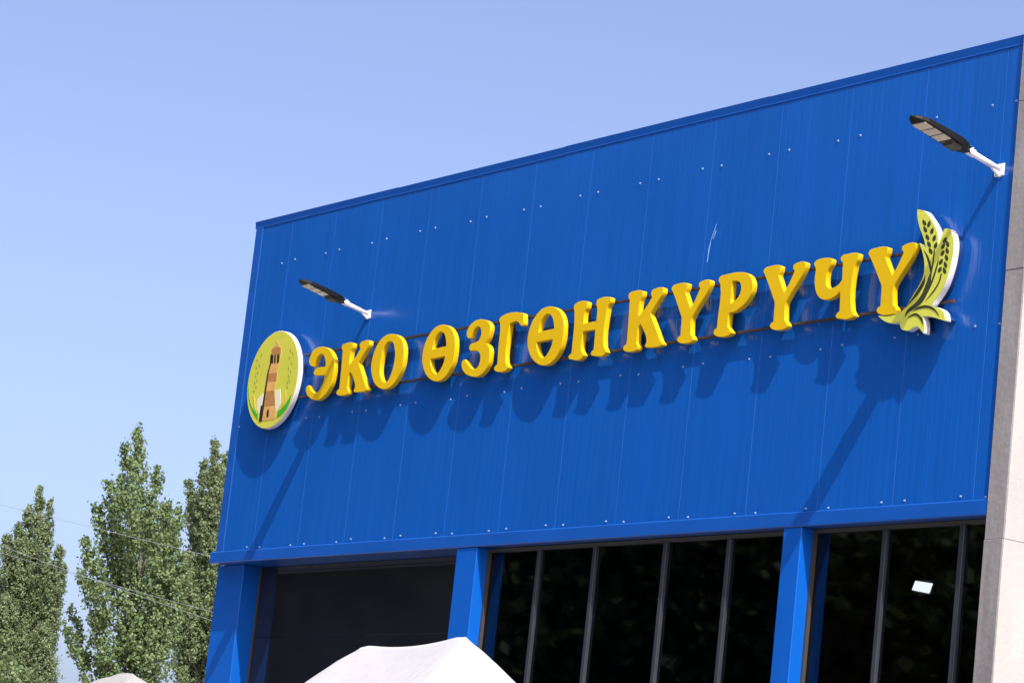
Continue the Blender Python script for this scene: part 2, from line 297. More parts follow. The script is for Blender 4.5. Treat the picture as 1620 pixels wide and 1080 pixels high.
M = {}
BLUE = (0.005, 0.088, 0.385)
M['wall_blue'] = mat('wall_blue', BLUE, 0.21, noise=[((26, 1, 0.30), 0.93, 1.06), ((0.8, 1, 0.5), 0.94, 1.05), ((90, 1, 0.7), 0.95, 1.06)],
                     bump=((3.0, 1, 0.9), 0.10, 0.012), spec=0.45)
M['trim_blue'] = mat('trim_blue', (0.005, 0.078, 0.365), 0.32, noise=((1.2, 3, 3), 0.92, 1.06), bump=((3, 3, 9), 0.15, 0.006))
M['column_blue'] = mat('column_blue', (0.003, 0.092, 0.43), 0.35, spec=0.25, noise=((3, 3, 0.8), 0.93, 1.06), bump=((5, 5, 1.5), 0.12, 0.006))
M['scratch'] = mat('scratch', (0.22, 0.36, 0.62), 0.6)
M['screw'] = mat('screw', (0.21, 0.31, 0.47), 0.5)
M['letter'] = mat('letter_yellow', (0.64, 0.42, 0.002), 0.4, spec=0.3, noise=((6, 6, 6), 0.96, 1.03))
M['rail'] = mat('rail_brown', (0.027, 0.018, 0.023), 0.5, noise=((18, 18, 18), 0.7, 1.3))
M['backing'] = mat('shadow_filler_blue', (0.004, 0.030, 0.13), 0.5)  # for the added emblem boxes; dark blue like the shade behind the rims
M['rail_end'] = mat('rail_end_red', (0.10, 0.018, 0.018), 0.5)
M['white_plastic'] = mat('white_plastic', (0.74, 0.74, 0.74), 0.4, noise=((7, 7, 7), 0.9, 1.05))
M['lime'] = mat('lime_face', (0.58, 0.61, 0.08), 0.3, noise=((3, 3, 3), 0.95, 1.05))
M['olive'] = mat('olive_print', (0.035, 0.04, 0.012), 0.45)
M['disc_face'] = mat('disc_face', (0.54, 0.545, 0.065), 0.3, noise=((1.4, 1.4, 1.4), 0.93, 1.07))
M['white_patch'] = mat('print_pale', (0.66, 0.66, 0.50), 0.4)
M['tower_body'] = mat('print_sand', (0.62, 0.36, 0.11), 0.4, noise=((9, 9, 14), 0.85, 1.12))
M['tower_band'] = mat('print_brown', (0.40, 0.19, 0.06), 0.4, noise=((14, 14, 20), 0.85, 1.15))
M['tower_dome'] = mat('print_tan', (0.55, 0.40, 0.09), 0.4)
M['tower_shade'] = mat('print_black', (0.025, 0.018, 0.012), 0.4)
M['green_leaf'] = mat('print_green', (0.05, 0.34, 0.03), 0.4)
M['green_grain'] = mat('print_soft_green', (0.27, 0.40, 0.055), 0.4)
M['gold_leaf'] = mat('print_gold', (0.62, 0.47, 0.05), 0.4)
M['lamp_black'] = mat('lamp_black', (0.006, 0.006, 0.006), 0.5, spec=0.2)
M['lamp_lens'] = mat('lamp_lens', (0.62, 0.58, 0.50), 0.25, noise=((30, 30, 30), 0.9, 1.06))
M['lamp_grey'] = mat('lamp_grey', (0.06, 0.055, 0.045), 0.5)
M['arm_white'] = mat('arm_white', (0.78, 0.78, 0.80), 0.3)
M['frame_dark'] = mat('frame_dark', (0.032, 0.036, 0.046), 0.35, noise=((4, 4, 2), 0.85, 1.12))
M['frame_edge'] = mat('frame_edge', (0.05, 0.047, 0.045), 0.4)
M['dark_panel'] = mat('dark_panel', (0.013, 0.015, 0.022), 0.07, noise=[((1.5, 1.5, 0.8), 0.8, 1.2), ((9, 1, 1.6), 0.92, 1.12)], bump=((1.1, 1.1, 0.7), 0.02, 0.03))  # fine vertical streak layer paints faint foliage reflections into the colour
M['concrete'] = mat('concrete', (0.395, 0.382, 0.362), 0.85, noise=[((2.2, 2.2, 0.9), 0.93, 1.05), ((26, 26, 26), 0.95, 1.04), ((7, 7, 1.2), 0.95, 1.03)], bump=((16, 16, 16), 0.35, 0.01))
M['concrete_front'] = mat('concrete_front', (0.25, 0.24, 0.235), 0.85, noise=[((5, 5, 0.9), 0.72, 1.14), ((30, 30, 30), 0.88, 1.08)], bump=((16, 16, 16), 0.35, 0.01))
M['joint'] = mat('joint', (0.30, 0.29, 0.28), 0.9)
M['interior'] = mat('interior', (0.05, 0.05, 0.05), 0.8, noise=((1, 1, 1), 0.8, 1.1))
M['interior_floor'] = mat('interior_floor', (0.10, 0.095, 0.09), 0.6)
M['tent'] = mat('tent_white', (0.385, 0.385, 0.40), 0.8, noise=((2, 2, 2), 0.95, 1.03), bump=((5, 9, 5), 0.5, 0.02))
M['tent_old'] = mat('tent_cream', (0.26, 0.26, 0.25), 0.75, noise=((3, 3, 3), 0.88, 1.05), bump=((6, 6, 6), 0.5, 0.03))
M['steel'] = mat('steel', (0.5, 0.5, 0.5), 0.35, 0.8)
M['paving'] = mat('paving', (0.20, 0.19, 0.178), 0.9, noise=[((0.3, 0.3, 0.3), 0.85, 1.1), ((6, 6, 6), 0.9, 1.08)], bump=((20, 20, 20), 0.3))
M['roof'] = mat('roof_membrane', (0.25, 0.25, 0.25), 0.8, noise=((1, 1, 1), 0.85, 1.1))
M['cable'] = mat('cable', (0.26, 0.28, 0.30), 0.5)
M['bark'] = mat('bark', (0.10, 0.09, 0.075), 0.9, noise=((6, 6, 1.5), 0.6, 1.2), bump=((14, 14, 3), 0.5, 0.03))
M['flood'] = mat('flood_lens', (0.9, 0.9, 0.9), 0.4, emit=((1.0, 0.98, 0.95), 3.0))
M['glass'] = glass_mat('tinted_glass', (0.40, 0.43, 0.46))
M['leaf_near'] = leaf_mat('poplar_leaf', (0.100, 0.160, 0.050), (0.205, 0.285, 0.120))
M['leaf_far'] = leaf_mat('far_poplar_leaf', (0.125, 0.178, 0.075), (0.205, 0.268, 0.125))
M['leaf_dark'] = leaf_mat('dark_leaf', (0.04, 0.058, 0.022), (0.095, 0.12, 0.048))

# ------------------------------------------------------------------ helpers
def tag(o, label=None, cat=None, group=None, kind=None):
    if label: o['label'] = label
    if cat: o['category'] = cat
    if group: o['group'] = group
    if kind: o['kind'] = kind
    return o

def empty(name, loc, parent=None):
    o = bpy.data.objects.new(name, None)
    o.empty_display_size = 0.2
    o.location = loc
    COL.objects.link(o)
    o.parent = parent
    return o

def place(name, mesh, material, parent=None, loc=(0, 0, 0)):
    """Link a mesh; world position loc is kept under an unrotated parent."""
    o = bpy.data.objects.new(name, mesh)
    if material is not None and not mesh.materials:
        mesh.materials.append(M[material] if isinstance(material, str) else material)
    COL.objects.link(o)
    off = Vector(loc)
    if parent is not None:
        o.parent = parent
        q = parent
        while q is not None:
            off = off - q.location
            q = q.parent
    o.location = off
    return o

def from_bm(name, bm, smooth=False):
    bmesh.ops.recalc_face_normals(bm, faces=bm.faces)
    me = bpy.data.meshes.new(name)
    bm.to_mesh(me)
    bm.free()
    if smooth:
        me.shade_smooth()
    return me

def box_mesh(name, lo, hi, bevel=0.004):
    bm = bmesh.new()
    bmesh.ops.create_cube(bm, size=1)
    lo, hi = Vector(lo), Vector(hi)
    for v in bm.verts:
        v.co = Vector(((lo[i] + hi[i]) / 2 + v.co[i] * (hi[i] - lo[i]) for i in range(3)))
    if bevel:
        bmesh.ops.bevel(bm, geom=list(bm.edges), offset=bevel, segments=1, affect='EDGES')
    return from_bm(name, bm)

def box(name, lo, hi, material, parent=None, bevel=0.004):
    return place(name, box_mesh(name, lo, hi, bevel), material, parent)

def tube(bm, pts, radii, seg=8):
    rings = []
    for i, p in enumerate(pts):
        p = Vector(p)
        a = Vector(pts[max(i - 1, 0)])
        b = Vector(pts[min(i + 1, len(pts) - 1)])
        d = (b - a).normalized()
        n = d.orthogonal().normalized()
        if rings:
            n = (prev_n - d * prev_n.dot(d)).normalized()
        prev_n = n
        t = d.cross(n)
        rings.append([bm.verts.new(p + (n * math.cos(2 * math.pi * k / seg) + t * math.sin(2 * math.pi * k / seg)) * radii[i]) for k in range(seg)])
    for r0, r1 in zip(rings, rings[1:]):
        for k in range(seg):
            bm.faces.new((r0[k], r0[(k + 1) % seg], r1[(k + 1) % seg], r1[k]))
    bm.faces.new(rings[0][::-1])
    bm.faces.new(rings[-1])

def smooth_outline(pts, sub=4, corner_deg=42):
    """Hermite curve through the outline; vertices that turn sharply stay corners."""
    p = [Vector((a[0], a[1])) for a in pts]
    n = len(p)
    corner = []
    for i in range(n):
        a = (p[i] - p[i - 1]); b = (p[(i + 1) % n] - p[i])
        corner.append(a.length < 1e-6 or b.length < 1e-6 or math.degrees(a.angle(b)) > corner_deg)
    out = []
    for i in range(n):
        p0, p1, p2, p3 = p[i - 1], p[i], p[(i + 1) % n], p[(i + 2) % n]
        seg = p2 - p1
        long_flat = seg.length > 0.13 and False
        def tan(a, b, c):
            u = (b - a); w = (c - b)
            d = (u.normalized() + w.normalized())
            return d.normalized() * seg.length if d.length > 1e-6 else seg
        t1 = seg if corner[i] else tan(p0, p1, p2)
        t2 = seg if corner[(i + 1) % n] else tan(p1, p2, p3)
        for k in range(sub):
            t = k / sub
            h = (2*t**3 - 3*t**2 + 1, t**3 - 2*t**2 + t, -2*t**3 + 3*t**2, t**3 - t**2)
            out.append(p1 * h[0] + t1 * h[1] + p2 * h[2] + t2 * h[3])
    return out

def shrink(pts, d):
    n = len(pts)
    area = sum(pts[i - 1][0] * pts[i][1] - pts[i][0] * pts[i - 1][1] for i in range(n))
    sg = 1 if area > 0 else -1
    out = []
    for i in range(n):
        a = Vector(pts[i]) - Vector(pts[i - 1]); b = Vector(pts[(i + 1) % n]) - Vector(pts[i])
        t = (a.normalized() + b.normalized())
        t = t.normalized() if t.length > 1e-5 else a.normalized()
        nv = Vector((-t.y, t.x)) * sg
        out.append((pts[i][0] + nv.x * d, pts[i][1] + nv.y * d))
    return out

def plate_mesh(name, outlines, thick, bevel=0.0, sub=4):
    """Flat plate from outlines (first outer, others holes) in the x-z plane, from y=0 (back) to y=-thick (front)."""
    cu = bpy.data.curves.new(name, 'CURVE')
    cu.dimensions = '2D'
    cu.fill_mode = 'BOTH'
    cu.extrude = thick / 2 - bevel
    cu.bevel_depth = bevel
    cu.bevel_resolution = 2
    cu.offset = -bevel
    for o in outlines:
        pts = smooth_outline(o, sub) if sub > 1 else [Vector(q) for q in o]
        sp = cu.splines.new('POLY')
        sp.points.add(len(pts) - 1)
        for q, w in zip(sp.points, pts):
            q.co = (w.x, w.y, 0, 1)
        sp.use_cyclic_u = True
    ob = bpy.data.objects.new(name, cu)
    COL.objects.link(ob)
    dg = bpy.context.evaluated_depsgraph_get()
    dg.update()
    me = bpy.data.meshes.new_from_object(ob.evaluated_get(dg))
    me.name = name
    bpy.data.objects.remove(ob)
    # local x, y, z  ->  x, -z, y   (front face at -thick)
    me.transform(Matrix(((1, 0, 0, 0), (0, 0, -1, -thick / 2), (0, 1, 0, 0), (0, 0, 0, 1))))
    me.materials.clear()
    me.update()
    return me

# ------------------------------------------------------------------ ground and sky setting
bm = bmesh.new()
bmesh.ops.create_grid(bm, x_segments=8, y_segments=8, size=900)
tag(place('ground', from_bm('ground', bm), 'paving'), kind='structure')

# ------------------------------------------------------------------ the blue building
Z_TOP, Z_MID, Z_BOT = 8.743, 6.797, 5.343        # the three rows of screws
X0, X1 = 0.14, 13.195
bld = tag(empty('commercial_building', (6.6, 0, 0)), 'bright blue commercial building clad in ribbed metal panels above dark windows', 'building')

def panel_mesh(xa, xb, za, zb, edge_l=True, edge_r=True):
    prof = []
    g, gd = 0.002, 0.0021
    if edge_l:
        prof += [(xa, gd), (xa + g, gd), (xa + g + 0.004, 0.0)]
    else:
        prof += [(xa, 0.0)]
    step = 1.0 / 12
    k = math.ceil((xa + 0.03) / step)
    x = k * step
    j = 0
    while x < xb - 0.03:
        dep = 0.0006 * (0.8 + 0.5 * random.random())
        prof += [(x - 0.013, 0.0), (x - 0.005, dep), (x + 0.005, dep), (x + 0.013, 0.0)]
        x += step
        j += 1
    if edge_r:
        prof += [(xb - 0.004, 0.0), (xb - 0.001, gd)]
    else:
        prof += [(xb, 0.0)]
    bm = bmesh.new()
    nz = 6
    rows = []
    bow = random.uniform(-0.0015, 0.0015)
    for r in range(nz + 1):
        z = za + (zb - za) * r / nz
        rows.append([bm.verts.new((px, py + bow * math.sin(math.pi * r / nz) * math.sin(math.pi * (px - xa) / (xb - xa)), z)) for px, py in prof])
    for r in range(nz):
        for c in range(len(prof) - 1):
            bm.faces.new((rows[r][c], rows[r][c + 1], rows[r + 1][c + 1], rows[r + 1][c]))
    bk = [bm.verts.new((q[0], 0.045, q[1])) for q in ((xa, za), (xb, za), (xb, zb), (xa, zb))]
    bm.faces.new((bk[3], bk[2], bk[1], bk[0]))
    bm.faces.new([rows[r][0] for r in range(nz + 1)] + [bk[3], bk[0]])
    bm.faces.new([rows[r][-1] for r in range(nz, -1, -1)] + [bk[1], bk[2]])
    bm.faces.new(rows[0][::-1] + [bk[0], bk[1]])
    bm.faces.new(rows[-1] + [bk[2], bk[3]])
    return from_bm('wall_panel', bm)

def screw_mesh():
    bm = bmesh.new()
    bmesh.ops.create_cone(bm, cap_ends=True, segments=10, radius1=0.0115, radius2=0.009, depth=0.005,
                          matrix=Matrix.Translation((0, -0.003, 0)) @ Matrix.Rotation(math.pi / 2, 4, 'X'))
    bmesh.ops.create_cone(bm, cap_ends=True, segments=6, radius1=0.006, radius2=0.006, depth=0.006,
                          matrix=Matrix.Translation((0, -0.009, 0)) @ Matrix.Rotation(math.pi / 2, 4, 'X'))
    return from_bm('screw', bm)
SCREW = screw_mesh()
seams = [X0] + [float(i) for i in range(1, 14)] + [X1]
for i in range(len(seams) - 1):
    xa, xb = seams[i], seams[i + 1]
    p = place('wall_panel', panel_mesh(xa, xb, 5.27, 9.27, i > 0, i < len(seams) - 2), 'wall_blue', bld)
    spots = []
    for z in (Z_TOP, Z_MID, Z_BOT):
        if i >= 1: spots.append((xa + 0.151, z))
        if i <= 12: spots.append((xb - 0.151, z))
    if i == 0:
        spots = [(0.31, Z_BOT - 0.03), (0.32, Z_MID + 0.0)] + [(xb - 0.151, z) for z in (Z_TOP, Z_MID, Z_BOT)]
    for sx, sz in spots:
        if sx < X1 - 0.02:
            place('screw', SCREW, 'screw', p, (sx + random.uniform(-.008, .008), 0.0005, sz + random.uniform(-.012, .012)))
    if i == 9:      # pale scratches across the panel by the second letter K
        for pts in ([(9.06, 7.80), (9.065, 7.93), (9.09, 8.02), (9.083, 7.93), (9.072, 7.80)], [(9.09, 8.02), (9.13, 8.12), (9.155, 8.17), (9.14, 8.12), (9.102, 8.02)],
                    [(9.12, 8.02), (9.15, 8.10), (9.16, 8.10), (9.128, 8.02)]):
            place('scratch', plate_mesh('scratch', [pts], 0.0012, 0, 1), 'scratch', p, (0, -0.0006, 0))

# corner flashing on the left edge, wrapping round to the side wall
bm = bmesh.new()
prof = [(0.30, -0.001), (0.296, -0.006), (0.136, -0.006), (0.130, 0.0), (0.130, 0.16), (0.1385, 0.16), (0.1385, 0.0), (0.296, -0.001)]
rr = [[bm.verts.new((x, y, z)) for x, y in prof] for z in (5.28, 7.2, 9.26)]
for a, b in zip(rr, rr[1:]):
    for k in range(len(prof)):
        bm.faces.new((a[k], a[(k + 1) % len(prof)], b[(k + 1) % len(prof)], b[k]))
place('corner_flashing', from_bm('corner_flashing', bm), 'trim_blue', bld)

def run_profile(name, prof, xa, xb, material, parent):
    """Closed y-z profile run along x."""
    bm = bmesh.new()
    a = [bm.verts.new((xa, y, z)) for y, z in prof]
    b = [bm.verts.new((xb, y, z)) for y, z in prof]
    n = len(prof)
    for k in range(n):
        bm.faces.new((a[k], b[k], b[(k + 1) % n], a[(k + 1) % n]))
    bm.faces.new(a[::-1])
    bm.faces.new(b)
    return place(name, from_bm(name, bm), material, parent)

# parapet coping in lengths, its face leaning slightly outwards at the top
cop = [(-0.015, 9.322), (-0.0055, 9.250), (-0.0075, 9.244), (-0.0065, 9.236), (-0.0035, 9.238), (-0.0015, 9.30), (0.30, 9.29), (0.31, 9.22), (0.33, 9.22), (0.32, 9.335)]
xs = [0.112, 3.3, 6.5, 9.8, 13.19]
for i in range(4):
    d = random.uniform(-0.003, 0.003)
    run_profile('parapet_coping', [(y, z + d) for y, z in cop], xs[i], xs[i + 1] - (0.004 if i < 3 else 0), 'trim_blue', bld)

# ledge flashing under the panels
led = [(-0.004, 5.318), (-0.024, 5.306), (-0.027, 5.188), (-0.020, 5.178), (0.10, 5.178), (0.10, 5.262), (-0.003, 5.262)]
xs = [0.045, 5.33, 10.6, 13.19]
for i in range(3):
    d = random.uniform(-0.002, 0.002)
    run_profile('ledge_flashing', [(y, z + d) for y, z in led], xs[i], xs[i + 1] - (0.004 if i < 2 else 0), 'trim_blue', bld)
# soffits behind the ledge
box('soffit', (0.05, 0.102, 5.184), (5.30, 0.62, 5.25), 'trim_blue', bld)
box('soffit', (5.304, 0.102, 5.186), (13.19, 0.30, 5.25), 'trim_blue', bld)
# backing wall, side wall, roof, rear wall
box('backing_wall', (0.16, 0.05, 5.26), (13.19, 0.16, 9.2), 'interior', bld)
box('side_wall', (0.15, 0.17, 5.27), (0.29, 15.8, 9.25), 'wall_blue', bld)
box('side_wall', (0.0, 0.62, 0.0), (0.145, 15.8, 5.45), 'wall_blue', bld)
box('rear_wall', (0.0, 15.82, 0.0), (13.19, 16.0, 9.2), 'wall_blue', bld)
box('roof', (0.30, 0.17, 8.7), (13.19, 15.8, 8.85), 'roof', bld)
# columns
box('column', (-0.08, 0.17, 0.0), (0.535, 0.60, 5.182), 'column_blue', bld, 0.008)
box('column', (5.307, -0.014, 0.0), (5.68, 0.28, 5.176), 'column_blue', bld, 0.006)
box('column', (10.585, -0.014, 0.0), (10.835, 0.28, 5.176), 'column_blue', bld, 0.006)
# room behind the glass
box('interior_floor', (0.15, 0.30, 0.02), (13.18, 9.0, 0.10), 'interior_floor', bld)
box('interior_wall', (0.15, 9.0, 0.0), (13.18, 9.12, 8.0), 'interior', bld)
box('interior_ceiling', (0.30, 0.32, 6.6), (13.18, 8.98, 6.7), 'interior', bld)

# dark glossy panels left of the first free column
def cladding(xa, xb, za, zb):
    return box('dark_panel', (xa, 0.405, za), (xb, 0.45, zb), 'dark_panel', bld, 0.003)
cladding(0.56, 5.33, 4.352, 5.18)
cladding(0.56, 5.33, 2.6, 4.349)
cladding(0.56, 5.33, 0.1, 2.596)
box('panel_frame', (0.545, 0.385, 0.1), (0.559, 0.46, 5.18), 'frame_edge', bld, 0.002)

def window(xa, xb, mulls):
    """Outer frame as one mesh; each mullion and each pane a sub-part."""
    y0, y1 = 0.12, 0.19
    bm = bmesh.new()
    for lo, hi in (((xa, y0, 0.2), (xa + 0.024, y1, 5.175)), ((xb - 0.024, y0, 0.2), (xb, y1, 5.175)),
                   ((xa + 0.024, y0, 5.140), (xb - 0.024, y1, 5.175)), ((xa + 0.024, y0, 0.2), (xb - 0.024, y1, 0.3))):
        c = bmesh.ops.create_cube(bm, size=1)['verts']
        for v in c:
            v.co = Vector((((lo[i] + hi[i]) / 2 + v.co[i] * (hi[i] - lo[i])) for i in range(3)))
    w = place('window', from_bm('window_frame', bm), 'frame_edge', bld)
    for m in mulls:
        box('mullion', (m - 0.044, y0 + 0.003, 0.3), (m + 0.012, y1 - 0.002, 5.140), 'frame_dark', w, 0.004)
    e = [xa + 0.024] + [v for m in mulls for v in (m - 0.045, m + 0.013)] + [xb - 0.024]
    for k in range(0, len(e), 2):
        pm = box_mesh('pane', (e[k], 0.158, 0.3), (e[k + 1], 0.164, 5.140), 0)
        ta, tb = random.uniform(-.005, .005), random.uniform(-.0006, .0006)
        for v in pm.vertices:        # every pane sits a little differently in its frame
            v.co.y += ta * (v.co.x - (e[k] + e[k + 1]) / 2) + tb * (v.co.z - 2.7)
        place('pane', pm, 'glass', w)
    return w
window(5.682, 10.583, [6.61, 7.56, 8.69, 9.655])
window(10.837, 13.19, [11.805, 12.775])

# ------------------------------------------------------------------ concrete end wall on the right
cw = tag(empty('concrete_wall', (13.31, 0, 0)), 'rough pale concrete end wall at the right edge beside the blue facade', 'wall')
zs = [0.0, 1.9, 3.55, 4.97, 7.25, 8.72, 9.75]
for i in range(6):
    dx, dy = random.uniform(-.004, .004), random.uniform(-.004, .004)
    o = box('concrete_block', (13.20, -0.02 + dy, zs[i] + 0.0015), (13.425 + dx, 14.0, zs[i + 1] - 0.0015), 'concrete', cw, 0.004)
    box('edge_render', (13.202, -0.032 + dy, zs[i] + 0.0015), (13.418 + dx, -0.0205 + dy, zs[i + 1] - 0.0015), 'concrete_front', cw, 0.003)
box('joint_core', (13.21, 0.0, 0.0), (13.415, 13.98, 9.74), 'joint', cw, 0)

# ------------------------------------------------------------------ the yellow sign
sign = tag(empty('shop_sign', (7.2, 0, 7.0)), 'long row of yellow raised Cyrillic letters on brown rails across the blue facade', 'sign')
DF, TH = 0.135, 0.056
NAMES = ['Э', 'К', 'О', 'Ө', 'З', 'Г', 'Ө', 'Н', 'К', 'Ү', 'Р', 'Ү', 'Ч', 'Ү']
mesh_cache = {}
for i, (g, x, z, sx, sz) in enumerate(LETTERS):
    if g not in mesh_cache:
        mesh_cache[g] = plate_mesh('letter', GLYPHS[g], TH, 0.003)
    o = place('letter', mesh_cache[g], 'letter', sign, (x, -DF + TH, z))
    o.scale = (sx, 1, sz)
for z in (7.538, 7.043):
    box('rail', (1.74, -0.062, z - 0.013), (12.60, -0.032, z + 0.013), 'rail', sign, 0.003)
    box('rail_end_cap', (12.601, -0.060, z - 0.016), (12.622, -0.034, z + 0.016), 'rail_end', sign, 0.002)
for x in [2.32, 4.60, 5.93, 7.24, 8.13, 9.55, 11.26]:
    box('rail_bracket', (x - 0.012, -0.030, 7.025), (x + 0.012, 0.001, 7.555), 'rail', sign, 0.002)

# ------------------------------------------------------------------ round emblem
disc = tag(empty('round_emblem', (DISC_CENTRE[0], 0, DISC_CENTRE[1])), 'round yellow-green emblem showing a brown brick tower between green ears, left of the letters', 'emblem')
R = 0.577
circ = lambda r: [(r * math.cos(2 * math.pi * k / 72), r * math.sin(2 * math.pi * k / 72)) for k in range(72)]
cx, cz = DISC_CENTRE
place('white_rim', plate_mesh('white_rim', [circ(R)], 0.056, 0.003, 1), 'white_plastic', disc, (cx, -DF + 0.060, cz))
place('shadow_filler', plate_mesh('shadow_filler', [circ(R - 0.07)], 0.072, 0, 1), 'backing', disc, (cx, -0.002, cz))  # added box, kept out of sight, fills out the disc's shadow on the wall
place('face', plate_mesh('face', [circ(R - 0.006)], 0.004, 0.0, 1), 'disc_face', disc, (cx, -DF + 0.0035, cz))
LAY = {'white_patch': 0, 'tower_body': 1, 'tower_dome': 2, 'tower_band': 3, 'tower_shade': 4, 'green_leaf': 1, 'gold_leaf': 2, 'green_grain': 3}
PARTN = {'white_patch': 'pale_patch', 'tower_body': 'tower', 'tower_dome': 'dome', 'tower_band': 'tower_band', 'tower_shade': 'dark_detail', 'green_leaf': 'leaf', 'gold_leaf': 'gold_leaf', 'green_grain': 'grain'}
for n, pts in DISC_PRINT:
    place(PARTN[n], plate_mesh(PARTN[n], [pts], 0.002, 0, 1 if n in ('green_grain', 'tower_shade', 'tower_band', 'tower_body') else 3), n, disc, (cx, -DF - 0.0003 - 0.0009 * LAY[n], cz))

# ------------------------------------------------------------------ wheat emblem
wheat = tag(empty('wheat_emblem', (12.2, 0, 7.0)), 'lime green wheat ears emblem with white sides at the right end of the letters', 'emblem')
place('white_rim', plate_mesh('white_rim', [WHEAT_OUTLINE], 0.064, 0.003, 3), 'white_plastic', wheat, (0, -DF - 0.004 + 0.064, 0))
place('shadow_filler', plate_mesh('shadow_filler', [shrink(WHEAT_OUTLINE, 0.034)], 0.0715, 0, 3), 'backing', wheat, (0, -0.002, 0))  # unseen box added so the wheat emblem casts a fuller shadow
face_pts = WHEAT_OUTLINE
me = plate_mesh('face', [face_pts], 0.004, 0.0, 3)
place('face', me, 'lime', wheat, (0, -DF - 0.0035, 0))
for k, pts in enumerate(WHEAT_STROKES):
    place('dark_stroke', plate_mesh('dark_stroke', [pts], 0.002, 0, 3), 'olive', wheat, (0, -DF - 0.0068 - 0.0003 * k, 0))
for pts in WHEAT_GRAINS:
    place('grain', plate_mesh('grain', [pts], 0.002, 0, 2), 'olive', wheat, (0, -DF - 0.0068, 0))

# ------------------------------------------------------------------ two wall lamps
def wall_lamp(loc, scale, label):
    root = tag(empty('wall_lamp', loc), label, 'lamp', 'LED lamps on the blue facade')
    tilt = math.radians(12.3)
    ax = Vector((0, -math.cos(tilt), math.sin(tilt)))      # outwards along the arm
    up = Vector((0, math.sin(tilt), math.cos(tilt)))
    side = Vector((1, 0, 0))
    W = lambda s, w, h: ax * (s * scale) + side * (w * scale) + up * (h * scale)
    # wall plate with gusset
    bm = bmesh.new()
    prof = [(-0.055, 0.05), (-0.055, -0.05), (0.0, -0.062), (0.055, -0.05), (0.055, 0.05)]
    f = [bm.verts.new((x * scale, -0.002, z * scale)) for x, z in prof]
    b = [bm.verts.new((x * scale * .9, -0.014, z * scale * .9)) for x, z in prof]
    for k in range(5):
        bm.faces.new((f[k], f[(k + 1) % 5], b[(k + 1) % 5], b[k]))
    bm.faces.new(f); bm.faces.new(b[::-1])
    place('wall_plate', from_bm('wall_plate', bm), 'arm_white', root, loc)
    bm = bmesh.new()
    g = [(0.0, -0.012, -0.055), (0.0, -0.012, 0.0), (0.0, -0.10, 0.0)]
    va = [bm.verts.new((-0.012 * scale, y * scale, z * scale)) for _, y, z in g]
    vb = [bm.verts.new((0.012 * scale, y * scale, z * scale)) for _, y, z in g]
    for k in range(3):
        bm.faces.new((va[k], va[(k + 1) % 3], vb[(k + 1) % 3], vb[k]))
    bm.faces.new(va); bm.faces.new(vb[::-1])
    place('gusset', from_bm('gusset', bm), 'arm_white', root, loc)
    bm = bmesh.new()
    tube(bm, [W(0.008, 0, 0), W(0.20, 0, 0), W(0.39, 0, 0)], [0.025 * scale] * 3, 14)
    place('arm', from_bm('arm', bm, True), 'arm_white', root, loc)
    bm = bmesh.new()
    tube(bm, [W(0.30, 0, 0), W(0.375, 0, 0)], [0.034 * scale] * 2, 14)
    for s in (0.32, 0.355):
        tube(bm, [W(s, 0, 0.02), W(s, 0, 0.045)], [0.008 * scale] * 2, 8)
    place('clamp', from_bm('clamp', bm), 'arm_white', root, loc)
    # head: lofted housing
    st = [(0.345, 0.030, -0.022, 0.030), (0.385, 0.045, -0.026, 0.036), (0.43, 0.085, -0.028, 0.040), (0.50, 0.105, -0.028, 0.042), (0.62, 0.112, -0.026, 0.040),
          (0.78, 0.112, -0.024, 0.034), (0.88, 0.106, -0.022, 0.028), (0.94, 0.080, -0.018, 0.020), (0.98, 0.042, -0.012, 0.010), (1.0, 0.012, -0.006, 0.002)]
    bm = bmesh.new()
    rings = []
    for s, w, lo, hi in st:
        hi = hi * 1.05; w = w * 0.84
        sec = [(-w * .96, lo), (w * .96, lo), (w, lo + (hi - lo) * .15), (w * .97, lo + (hi - lo) * .75), (w * .72, hi), (-w * .72, hi), (-w * .97, lo + (hi - lo) * .75), (-w, lo + (hi - lo) * .15)]
        rings.append([bm.verts.new(W(s, x, h)) for x, h in sec])
    for a, b in zip(rings, rings[1:]):
        for k in range(8):
            bm.faces.new((a[k], a[(k + 1) % 8], b[(k + 1) % 8], b[k]))
    bm.faces.new(rings[0][::-1]); bm.faces.new(rings[-1])
    head = place('lamp_head', from_bm('lamp_head', bm), 'lamp_black', root, loc)
    def slab(name, s0, s1, w, h0, h1, material, taper=1.0):
        bm = bmesh.new()
        a = [bm.verts.new(W(s, x, h0)) for s, x in ((s0, -w), (s1, -w), (s1, w), (s0, w))]
        b = [bm.verts.new(W(s, x * taper, h1)) for s, x in ((s0, -w), (s1, -w), (s1, w), (s0, w))]
        for k in range(4):
            bm.faces.new((a[k], a[(k + 1) % 4], b[(k + 1) % 4], b[k]))
        bm.faces.new(a); bm.faces.new(b[::-1])
        place(name, from_bm(name, bm), material, head, loc)
    for s0, s1 in ((0.815, 0.905), (0.715, 0.80), (0.615, 0.70)):
        slab('led_panel', s0, s1, 0.074, -0.018, -0.031, 'lamp_lens', 0.96)
    slab('driver_cover', 0.575, 0.606, 0.074, -0.018, -0.031, 'lamp_grey')
    slab('sensor_box', 0.475, 0.575, 0.062, -0.018, -0.055, 'lamp_grey', 0.75)
    return root
wall_lamp((2.954, 0, 7.905), 0.96, 'black LED wall lamp on white arm above the round emblem')
wall_lamp((13.005, 0, 8.155), 1.07, 'black LED wall lamp on white arm above the wheat emblem')

